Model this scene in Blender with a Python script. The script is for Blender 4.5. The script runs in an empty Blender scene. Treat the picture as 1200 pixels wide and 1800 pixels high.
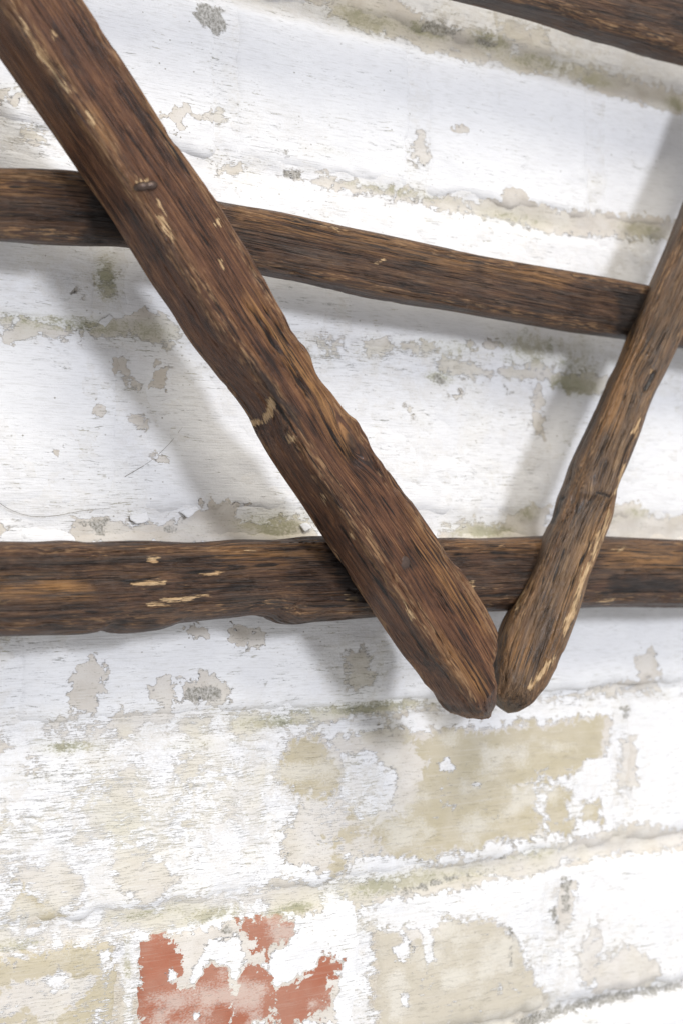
import bpy, math
import numpy as np
from mathutils import Matrix, Vector

# ------------------------------------------------------------------ camera
MM = 0.001
FPX, DIST, TH = 2984.0, 733.0, math.radians(37.0)
PH = math.atan(76.0 / FPX)
CF = np.array([math.sin(TH) * math.cos(PH), math.cos(TH) * math.cos(PH), math.sin(PH)])
CR = np.array([math.cos(TH), -math.sin(TH), 0.0])
CU = np.cross(CR, CF)
CC = -DIST * CF                                   # camera position, millimetres; wall face is the plane y = 0

scene = bpy.context.scene
col = scene.collection
cam_data = bpy.data.cameras.new('camera')
cam = bpy.data.objects.new('camera', cam_data)
col.objects.link(cam)
cam_data.sensor_fit = 'HORIZONTAL'
cam_data.sensor_width = 14.9
cam_data.lens = FPX / 1200.0 * 14.9
cam_data.clip_start, cam_data.clip_end = 0.01, 100.0
cam_data.dof.use_dof = True
cam_data.dof.focus_distance = 0.678
cam_data.dof.aperture_fstop = 7.0
cam.matrix_world = Matrix(((CR[0], CU[0], -CF[0], CC[0] * MM), (CR[1], CU[1], -CF[1], CC[1] * MM),
                           (CR[2], CU[2], -CF[2], CC[2] * MM), (0, 0, 0, 1)))
scene.camera = cam
scene.cycles.max_bounces = 4
scene.cycles.diffuse_bounces = 3
scene.cycles.glossy_bounces = 2

# ------------------------------------------------------------------ light
world = bpy.data.worlds.new('World')
scene.world = world
world.use_nodes = True
bg = world.node_tree.nodes['Background']
bg.inputs[0].default_value = (0.955, 0.955, 0.985, 1)
bg.inputs[1].default_value = 0.68


def lamp(name, az, el, dist, size, power, color):
    d = bpy.data.lights.new(name, 'AREA')
    d.shape, d.size, d.energy, d.color = 'DISK', size, power, color
    o = bpy.data.objects.new(name, d)
    col.objects.link(o)
    a, e = math.radians(az), math.radians(el)
    v = Vector((math.sin(a) * math.cos(e), -math.cos(a) * math.cos(e), math.sin(e)))
    o.location = v * dist
    o.rotation_euler = v.to_track_quat('Z', 'Y').to_euler()
    return o


lamp('doorway_light', 4, 14, 2.6, 0.38, 33, (0.87, 0.90, 1.0))
lamp('overhead_light', -4, 49, 2.4, 1.15, 34, (1.0, 0.93, 0.81))

vs = scene.view_settings
vs.view_transform = 'Standard'
vs.look = 'None'
vs.exposure = 0.03
vs.gamma = 1.0


# ------------------------------------------------------------------ helpers
def ray(x, y):
    x, y = np.asarray(x, float), np.asarray(y, float)
    return CF * FPX + CR * (x - 600.0)[..., None] + CU * (900.0 - y)[..., None]


def p2w(x, y, h=0.0):
    """photo pixel -> point on the plane h millimetres in front of the wall"""
    r = ray(x, y)
    t = (-np.asarray(h, float) - CC[1]) / r[..., 1]
    return CC + r * t[..., None]


def w2p(P):
    d = P - CC
    z = d @ CF
    return 600.0 + FPX * (d @ CR) / z, 900.0 - FPX * (d @ CU) / z


def _h(ix, iy, iz, seed):
    h = (ix * 374761393 + iy * 668265263 + iz * 1274126177 + seed * 974711) & 0xffffffff
    h = ((h ^ (h >> 13)) * 1103515245) & 0xffffffff
    h = ((h ^ (h >> 16)) * 2246822519) & 0xffffffff
    return ((h ^ (h >> 15)) & 0xffffff) / float(0xffffff) * 2.0 - 1.0


def vnoise(x, y, z, seed=0):
    fx, fy, fz = np.floor(x), np.floor(y), np.floor(z)
    ix, iy, iz = fx.astype(np.int64), fy.astype(np.int64), fz.astype(np.int64)
    x, y, z = x - fx, y - fy, z - fz
    u, v, w = x * x * (3 - 2 * x), y * y * (3 - 2 * y), z * z * (3 - 2 * z)
    r = 0
    for dx in (0, 1):
        for dy in (0, 1):
            for dz in (0, 1):
                r = r + _h(ix + dx, iy + dy, iz + dz, seed) * (u if dx else 1 - u) * (v if dy else 1 - v) * (w if dz else 1 - w)
    return r


def fbm(x, y, z, seed=0, octaves=3):
    r, a = 0, 1.0
    for o in range(octaves):
        r = r + a * vnoise(x * 2 ** o, y * 2 ** o, z * 2 ** o, seed + o * 17)
        a *= 0.5
    return r


def sdist(X, Z, poly):
    """signed distance (negative inside) of points to a closed polygon"""
    n = len(poly)
    d2 = np.full(X.shape, 1e18)
    ins = np.zeros(X.shape, bool)
    for i in range(n):
        ax, az = poly[i]
        bx, bz = poly[(i + 1) % n]
        ex, ez = bx - ax, bz - az
        t = np.clip(((X - ax) * ex + (Z - az) * ez) / (ex * ex + ez * ez + 1e-12), 0, 1)
        d2 = np.minimum(d2, (X - ax - t * ex) ** 2 + (Z - az - t * ez) ** 2)
        c = ((az <= Z) != (bz <= Z))
        with np.errstate(divide='ignore', invalid='ignore'):
            xi = ax + (Z - az) / (ez if ez != 0 else 1e-12) * ex
        ins ^= c & (X < xi)
    d = np.sqrt(d2)
    return np.where(ins, -d, d)


def paint(X, Z, polys, soft):
    """field: 1 deep inside, 0.5 on the outline, 0 well outside"""
    f = np.zeros(X.shape)
    for poly in polys:
        lo, hi = poly.min(0) - soft * 1.1, poly.max(0) + soft * 1.1
        m = np.nonzero((X > lo[0]) & (X < hi[0]) & (Z > lo[1]) & (Z < hi[1]))[0]
        if len(m):
            f[m] = np.maximum(f[m], np.clip(0.5 - sdist(X[m], Z[m], poly) / (2 * soft), 0, 1))
    return f


def mesh_obj(name, V, faces, mat, parent=None, attrs=None, smooth=True):
    """V in millimetres, faces an (n,4) or (n,3) index array or a list of such arrays"""
    me = bpy.data.meshes.new(name)
    if not isinstance(faces, list):
        faces = [faces]
    faces = [np.asarray(q) for q in faces if len(q)]
    me.vertices.add(len(V))
    me.vertices.foreach_set('co', (np.asarray(V, float) * MM).astype(np.float32).ravel())
    loops = np.concatenate([q.ravel() for q in faces]).astype(np.int32)
    tot = np.concatenate([np.full(len(q), q.shape[1]) for q in faces]).astype(np.int32)
    me.loops.add(len(loops))
    me.loops.foreach_set('vertex_index', loops)
    me.polygons.add(len(tot))
    me.polygons.foreach_set('loop_start', np.concatenate([[0], np.cumsum(tot)[:-1]]).astype(np.int32))
    me.polygons.foreach_set('loop_total', tot)
    me.polygons.foreach_set('use_smooth', np.full(len(tot), smooth, dtype=bool))
    me.update(calc_edges=True)
    for k, v in (attrs or {}).items():
        v = np.asarray(v, np.float32)
        if v.ndim == 1:
            me.attributes.new(k, 'FLOAT', 'POINT').data.foreach_set('value', v)
        else:
            me.attributes.new(k, 'FLOAT_VECTOR', 'POINT').data.foreach_set('vector', v.ravel())
    me.materials.append(mat)
    o = bpy.data.objects.new(name, me)
    col.objects.link(o)
    if parent:
        o.parent = parent
    return o


def grid_faces(nu, nv, wrap=False):
    i = np.arange(nu - 1)[:, None]
    j = np.arange(nv if wrap else nv - 1)[None, :]
    j2 = (j + 1) % nv
    return np.stack([i * nv + j, (i + 1) * nv + j, (i + 1) * nv + j2, i * nv + j2], -1).reshape(-1, 4)


class Nodes:
    def __init__(self, name):
        self.mat = bpy.data.materials.new(name)
        self.mat.use_nodes = True
        self.t = self.mat.node_tree
        self.bsdf = self.t.nodes['Principled BSDF']

    def put(self, sock, v):
        if isinstance(v, bpy.types.NodeSocket):
            self.t.links.new(v, sock)
        elif v is not None:
            if isinstance(v, tuple) and len(v) == 3 and sock.type == 'RGBA':
                v = (*v, 1)
            sock.default_value = v

    def attr(self, name, vec=False):
        n = self.t.nodes.new('ShaderNodeAttribute')
        n.attribute_name = name
        return n.outputs['Vector' if vec else 'Fac']

    def pos(self):
        return self.t.nodes.new('ShaderNodeNewGeometry').outputs['Position']

    def m(self, op, a, b=None, c=None, clamp=False):
        n = self.t.nodes.new('ShaderNodeMath')
        n.operation, n.use_clamp = op, clamp
        for s, v in zip(n.inputs, (a, b, c)):
            self.put(s, v)
        return n.outputs[0]

    def scale(self, v, s, off=(0, 0, 0)):
        n = self.t.nodes.new('ShaderNodeVectorMath')
        n.operation = 'MULTIPLY_ADD'
        self.put(n.inputs[0], v)
        n.inputs[1].default_value = s
        n.inputs[2].default_value = off
        return n.outputs[0]

    def vadd(self, a, b):
        n = self.t.nodes.new('ShaderNodeVectorMath')
        self.put(n.inputs[0], a)
        self.put(n.inputs[1], b)
        return n.outputs[0]

    def noise(self, v, scale=1.0, detail=3.0, rough=0.55, dist=0.0, color=False):
        n = self.t.nodes.new('ShaderNodeTexNoise')
        self.put(n.inputs['Vector'], v)
        n.inputs['Scale'].default_value = scale
        n.inputs['Detail'].default_value = detail
        n.inputs['Roughness'].default_value = rough
        n.inputs['Distortion'].default_value = dist
        return n.outputs['Color' if color else 'Fac']

    def voro(self, v, scale=1.0, feature='F1', rnd=1.0):
        n = self.t.nodes.new('ShaderNodeTexVoronoi')
        n.feature = feature
        self.put(n.inputs['Vector'], v)
        n.inputs['Scale'].default_value = scale
        n.inputs['Randomness'].default_value = rnd
        return n.outputs['Distance']

    def step(self, v, lo, hi, a=0.0, b=1.0):
        n = self.t.nodes.new('ShaderNodeMapRange')
        n.interpolation_type = 'SMOOTHSTEP'
        self.put(n.inputs['Value'], v)
        for k, x in zip(('From Min', 'From Max', 'To Min', 'To Max'), (lo, hi, a, b)):
            self.put(n.inputs[k], x)
        return n.outputs['Result']

    def mix(self, f, a, b, mode='MIX'):
        n = self.t.nodes.new('ShaderNodeMix')
        n.data_type, n.blend_type = 'RGBA', mode
        self.put(n.inputs['Factor'], f)
        self.put(n.inputs[6], a)
        self.put(n.inputs[7], b)
        return n.outputs[2]

    def bump(self, height, dist, strength=1.0, normal=None):
        n = self.t.nodes.new('ShaderNodeBump')
        n.inputs['Distance'].default_value = dist
        n.inputs['Strength'].default_value = strength
        self.put(n.inputs['Height'], height)
        if normal is not None:
            self.put(n.inputs['Normal'], normal)
        return n.outputs[0]


# ------------------------------------------------------------------ wall material
def wall_material():
    N = Nodes('flaking_whitewash')
    m = N.m
    P = N.scale(N.pos(), (1000, 1000, 1000))
    Pw = N.vadd(P, N.attr('warp', True))
    fU, fK, fS, fA, fW = (N.attr(k) for k in ('under', 'bare', 'grit', 'algae_shade', 'wear'))
    crisp = N.attr('crisp')
    bcol, mort = N.attr('brick_colour', True), N.attr('mortar')
    # chipped, ragged edge noise, brush streaks along the courses
    edge = m('SUBTRACT', N.noise(N.scale(Pw, (0.24, 0.24, 0.32)), 1, 4, 0.48), 0.5)
    fine = m('SUBTRACT', N.noise(N.scale(P, (0.9, 0.9, 1.5)), 1, 2, 0.7), 0.5)
    streak = N.noise(N.scale(P, (0.045, 0.3, 1.3)), 1, 3, 0.62)
    streak2 = N.noise(N.scale(P, (0.14, 0.6, 2.2), (9, 0, 4)), 1, 2, 0.6)
    patch, mott = N.attr('patches'), N.attr('mottle')
    scr = N.noise(N.scale(N.vadd(P, N.scale(N.attr('warp', True), (0.3, 0.3, 0.3))), (0.10, 0.6, 2.0), (2, 5, 7)), 1, 3, 0.72)
    # loss of the top coat
    loss = m('ADD', m('MULTIPLY_ADD', edge, 1.25, m('MULTIPLY', fU, m('MULTIPLY_ADD', fW, -0.38, 1.0))), m('MULTIPLY', fine, m('MULTIPLY_ADD', fW, 0.5, 0.12)))
    worn = m('MULTIPLY', fW, m('ADD', 0.14, m('MULTIPLY_ADD', m('SUBTRACT', streak2, 0.5), 1.7, m('MULTIPLY', m('SUBTRACT', patch, 0.5), 2.8))))
    loss = m('ADD', loss, worn)
    wht = N.step(loss, m('MULTIPLY_ADD', fW, -0.14, 0.475), m('MULTIPLY_ADD', fW, 0.16, 0.525), 1.0, 0.0)
    film = N.step(m('ADD', m('MULTIPLY_ADD', edge, 1.0, mott), m('MULTIPLY', fine, 0.5)), 0.36, 0.70)
    solid = wht
    wht = m('MULTIPLY', wht, m('SUBTRACT', 1.0, m('MULTIPLY', m('MULTIPLY', film, fW), 0.85)))
    rim = m('MULTIPLY', N.step(loss, 0.45, 0.505), N.step(loss, 0.51, 0.56, 1.0, 0.0))
    # loss of the undercoat: brick or mortar shows
    lossb = m('ADD', m('MULTIPLY_ADD', edge, 1.5, m('MULTIPLY', fK, 1.14)), m('ADD', m('MULTIPLY', fine, 0.5), m('MULTIPLY', m('SUBTRACT', patch, 0.5), m('MULTIPLY_ADD', crisp, -0.9, 1.4))))
    bare = N.step(lossb, m('MULTIPLY_ADD', crisp, 0.04, 0.42), m('MULTIPLY_ADD', crisp, -0.12, 0.64))
    lossg = m('ADD', m('MULTIPLY_ADD', edge, 1.3, fS), m('MULTIPLY', fine, 0.5))
    grit = m('MULTIPLY', N.step(lossg, 0.45, 0.68), 0.9)
    # colours
    grain = N.noise(P, 0.9, 3, 0.7)
    brick = N.mix(N.step(mott, 0.36, 0.66), N.mix(m('MULTIPLY_ADD', crisp, -0.2, 0.32), bcol, (0.60, 0.55, 0.46)), bcol)
    brick = N.mix(m('MULTIPLY', N.step(grain, 0.55, 0.75), 0.28), brick, (0.30, 0.25, 0.18))
    brick = N.mix(m('MULTIPLY', N.step(streak, 0.52, 0.68), m('MULTIPLY_ADD', crisp, -0.25, 0.35)), brick, (0.66, 0.62, 0.55))
    mcol = N.mix(N.step(grain, 0.35, 0.7), (0.50, 0.45, 0.37), (0.64, 0.59, 0.50))
    base = N.mix(mort, brick, mcol)
    under = N.mix(N.step(mott, 0.35, 0.65), (0.61, 0.56, 0.49), (0.69, 0.65, 0.59))
    under = N.mix(m('MULTIPLY', N.step(fine, 0.05, 0.25), 0.35), under, (0.42, 0.38, 0.31))
    white = N.mix(N.step(patch, 0.35, 0.65), (0.80, 0.80, 0.80), (0.845, 0.845, 0.84))
    white = N.mix(m('MULTIPLY', N.step(streak2, 0.50, 0.72), 0.34), white, (0.50, 0.49, 0.45))
    white = N.mix(m('MULTIPLY', m('MULTIPLY', N.step(streak, 0.50, 0.66), N.step(patch, 0.40, 0.6)), 0.18), white, (0.62, 0.60, 0.57))
    sp = N.voro(N.scale(P, (0.23, 0.23, 0.27)))
    spk = m('MULTIPLY', N.step(sp, 0.06, 0.13, 1.0, 0.0), N.step(mott, 0.50, 0.64))
    white = N.mix(m('MULTIPLY', spk, 0.8), white, (0.20, 0.18, 0.13))
    scrm = N.step(m('MULTIPLY_ADD', fine, 0.22, scr), m('MULTIPLY_ADD', fW, -0.085, 0.625), m('MULTIPLY_ADD', fW, -0.075, 0.70))
    scrm = m('MULTIPLY', scrm, N.step(m('ADD', patch, m('MULTIPLY', fW, 0.16)), 0.42, 0.60, 0.12, 0.85))
    white = N.mix(scrm, white, N.mix(N.step(mott, 0.42, 0.60), (0.33, 0.33, 0.30), (0.42, 0.39, 0.26)))
    white = N.mix(m('MULTIPLY', m('MULTIPLY', fW, N.step(m('MULTIPLY_ADD', fine, 0.7, streak), 0.46, 0.66)), 0.55), white, N.mix(N.step(mott, 0.4, 0.62), (0.58, 0.575, 0.58), (0.60, 0.58, 0.50)))
    under = N.mix(m('MULTIPLY', N.step(m('MULTIPLY_ADD', fine, 0.5, streak2), 0.53, 0.66), m('MULTIPLY_ADD', fW, 0.5, 0.18)), under, (0.80, 0.79, 0.76))
    under = N.mix(m('MULTIPLY', N.step(m('MULTIPLY_ADD', fine, 0.6, scr), 0.60, 0.72), 0.55), under, (0.34, 0.32, 0.22))
    under = N.mix(m('MULTIPLY', fW, 0.6), under, N.mix(N.step(patch, 0.38, 0.64), (0.655, 0.64, 0.615), (0.68, 0.65, 0.545)))
    gcol = N.mix(N.step(grain, 0.30, 0.70), (0.17, 0.16, 0.125), (0.56, 0.54, 0.50))
    base = N.mix(m('MULTIPLY', N.step(m('ADD', patch, m('MULTIPLY', fine, 0.35)), 0.50, 0.68), m('MULTIPLY_ADD', crisp, -0.15, 0.62)), base, (0.72, 0.69, 0.62))
    c = N.mix(bare, under, base)
    # old white wash still lying on bare brick in thin scraps
    c = N.mix(wht, c, white)
    dirt_shade = N.mix(N.step(mott, 0.4, 0.6), (0.27, 0.25, 0.18), (0.40, 0.36, 0.29))  # line round the flakes: dirt, with their thin edge shadow painted in
    c = N.mix(m('MULTIPLY', rim, m('MULTIPLY', m('SUBTRACT', 1.0, bare), m('MULTIPLY', N.step(mott, 0.46, 0.64, 0.05, 0.6), m('MULTIPLY_ADD', fW, -1.0, 1.0, True)))), c, dirt_shade)
    # algae in speckles where the wall stays damp, plus some painted greenish shade
    alg = m('MULTIPLY', N.step(m('MULTIPLY_ADD', fine, 1.0, m('MULTIPLY_ADD', edge, 0.9, m('MULTIPLY', fA, 0.85))), 0.36, 0.72),
            m('MINIMUM', m('MULTIPLY', fA, 1.3), 0.62))
    c = N.mix(m('MULTIPLY', N.step(m('MULTIPLY_ADD', patch, 0.6, m('MULTIPLY', fA, 0.7)), 0.36, 0.85), 0.55), c, N.mix(0.5, c, (0.55, 0.53, 0.36)))
    alg2 = m('MULTIPLY', N.step(N.noise(N.scale(P, (0.5, 0.5, 1.3)), 1, 4, 0.7), 0.60, 0.74), 0.35)
    alg2 = m('MULTIPLY', alg2, N.step(patch, 0.48, 0.66))
    c = N.mix(m('MAXIMUM', alg, alg2), c, N.mix(N.step(mott, 0.35, 0.65), (0.26, 0.26, 0.13), (0.44, 0.41, 0.27)))
    c = N.mix(grit, c, gcol)
    N.put(N.bsdf.inputs['Base Color'], c)
    N.put(N.bsdf.inputs['Roughness'], N.mix(wht, (0.93,) * 3, (0.80,) * 3))
    N.bsdf.inputs['Specular IOR Level'].default_value = 0.25
    wide = N.step(loss, 0.40, 0.60, 1.0, 0.0)
    h = m('ADD', m('MULTIPLY', wide, m('MULTIPLY_ADD', fW, -0.6, 0.6)), m('MULTIPLY', m('SUBTRACT', 1.0, bare), 0.35))
    h = m('SUBTRACT', h, m('MULTIPLY', grit, 0.9))
    n1 = N.bump(h, 0.00030, 0.8)
    h2 = m('MULTIPLY_ADD', m('MULTIPLY', streak, wht), 1.0, m('MULTIPLY_ADD', m('MULTIPLY', streak2, wht), 0.5, m('MULTIPLY_ADD', grain, 0.7, m('MULTIPLY', scrm, -0.5))))
    n2 = N.bump(h2, 0.00035, 0.75, n1)
    N.put(N.bsdf.inputs['Normal'], n2)
    return N.mat


# ------------------------------------------------------------------ wood material
def wood_material(name, dark, mid, light, grey=0.0, gloss=0.42):
    N = Nodes(name)
    m = N.m
    g = N.attr('grain', True)
    chip_glint, arris, amber, darkm = (N.attr(k) for k in ('chip_glint', 'arris', 'amber', 'stain_shade'))
    wob = N.noise(N.scale(g, (0.022, 0.08, 0.08)), 1, 2, 0.5, color=True)
    gw = N.vadd(g, N.scale(wob, (0, 2.2, 2.2), (0, -1.1, -1.1)))
    broad = N.noise(N.scale(gw, (0.014, 0.17, 0.17)), 1, 3, 0.6)
    band = N.noise(N.scale(gw, (0.02, 0.85, 0.85), (4, 2, 1)), 1, 3, 0.62)
    fibre = N.noise(N.scale(gw, (0.06, 2.9, 2.9), (1, 7, 3)), 1, 3, 0.7)
    blot = N.noise(N.scale(g, (0.05, 0.09, 0.09), (3, 3, 9)), 1, 3, 0.62)
    v = m('ADD', m('MULTIPLY', broad, 0.34), m('ADD', m('MULTIPLY', band, 0.32), m('MULTIPLY', fibre, 0.58)))
    v = m('ADD', v, m('MULTIPLY', m('SUBTRACT', blot, 0.5), 0.35))
    c = N.mix(N.step(v, 0.505, 0.63), dark, mid)
    c = N.mix(N.step(v, 0.64, 0.76), c, light)
    c = N.mix(m('MULTIPLY', N.step(blot, 0.50, 0.66), 0.5), c, N.mix(0.4, mid, (0.085, 0.030, 0.014)))
    c = N.mix(m('MULTIPLY', m('MULTIPLY', amber, 0.95), N.step(m('ADD', band, m('MULTIPLY', m('SUBTRACT', fibre, 0.5), 0.8)), 0.38, 0.62)), c, (0.32, 0.16, 0.052))
    if grey:
        c = N.mix(m('MULTIPLY', N.step(N.noise(N.scale(g, (0.03, 0.3, 0.3), (8, 1, 1)), 1, 3, 0.6), 0.46, 0.66), grey), c, (0.10, 0.078, 0.062))
    pore = N.step(N.noise(N.scale(gw, (0.03, 1.9, 1.9), (2, 2, 2)), 1, 2, 0.6), 0.32, 0.41, 1.0, 0.0)
    c = N.mix(m('MULTIPLY', pore, 0.8), c, (0.008, 0.005, 0.0035))
    # rubbed arrises, broken splinters and fresh chips show pale wood; a lit rim is painted with them
    fleck = m('ADD', N.noise(N.scale(g, (0.13, 1.2, 1.2), (6, 1, 2)), 1, 3, 0.65), m('MULTIPLY', m('SUBTRACT', blot, 0.5), 0.25))
    worn = m('MULTIPLY', N.step(m('MULTIPLY_ADD', arris, 0.16, fleck), 0.66, 0.80), 0.8)
    c = N.mix(worn, c, (0.34, 0.205, 0.10))
    warm = m('MULTIPLY', arris, N.step(band, 0.40, 0.62, 0.0, 0.55))
    c = N.mix(warm, c, (0.17, 0.084, 0.036))
    chn = m('ADD', chip_glint, m('MULTIPLY', m('SUBTRACT', N.noise(N.scale(g, (0.12, 1.0, 1.0)), 1, 3, 0.68), 0.5), 1.9))
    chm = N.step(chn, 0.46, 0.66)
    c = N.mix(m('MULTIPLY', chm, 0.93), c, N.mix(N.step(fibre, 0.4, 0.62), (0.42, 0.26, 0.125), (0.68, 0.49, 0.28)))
    dk = m('ADD', darkm, m('MULTIPLY', m('SUBTRACT', N.noise(N.scale(g, (0.10, 0.5, 0.5)), 1, 3), 0.5), 1.3))
    c = N.mix(m('MULTIPLY', N.step(dk, 0.35, 0.95), 0.85), c, (0.010, 0.007, 0.006))
    split = N.attr('crack')
    c = N.mix(m('MULTIPLY', N.step(m('MULTIPLY_ADD', m('SUBTRACT', fibre, 0.5), 0.9, split), 0.30, 0.75), 0.93), c, (0.006, 0.004, 0.003))
    N.put(N.bsdf.inputs['Base Color'], c)
    r = m('ADD', gloss, m('MULTIPLY', N.step(blot, 0.35, 0.65), 0.18))
    r = m('ADD', r, m('MULTIPLY', m('MAXIMUM', chm, worn), 0.25))
    N.put(N.bsdf.inputs['Roughness'], r)
    N.bsdf.inputs['Specular IOR Level'].default_value = 0.46
    h = m('ADD', m('MULTIPLY', band, 0.9), m('ADD', m('MULTIPLY', fibre, 0.6), m('MULTIPLY', pore, -0.5)))
    N.put(N.bsdf.inputs['Normal'], N.bump(m('SUBTRACT', h, m('MULTIPLY', chm, 0.3)), 0.0010, 1.0))
    return N.mat


WALL = wall_material()
W_LEG = wood_material('oiled_brown_wood', (0.017, 0.0072, 0.0034), (0.094, 0.037, 0.0150), (0.235, 0.110, 0.046), 0.0, 0.34)
W_LEG2 = wood_material('greyed_brown_wood', (0.030, 0.017, 0.0085), (0.115, 0.064, 0.030), (0.27, 0.172, 0.088), 0.25, 0.28)
W_RAIL = wood_material('dark_brown_wood', (0.013, 0.0068, 0.0042), (0.060, 0.029, 0.0150), (0.17, 0.092, 0.043), 0.28, 0.38)
iron = Nodes('old_iron')
iron.put(iron.bsdf.inputs['Base Color'], iron.mix(iron.noise(iron.scale(iron.pos(), (900, 900, 900)), 1, 3), (0.035, 0.026, 0.022), (0.13, 0.085, 0.065)))
iron.bsdf.inputs['Metallic'].default_value = 0.55
iron.bsdf.inputs['Roughness'].default_value = 0.42
IRON = iron.mat


# ------------------------------------------------------------------ brick wall
def W(*pts):
    a = np.array(pts, float).reshape(-1, 2)
    return p2w(a[:, 0], a[:, 1])[:, [0, 2]]


def Ws(*polys):
    return [W(*[c for q in p for c in q]) for p in polys]


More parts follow.
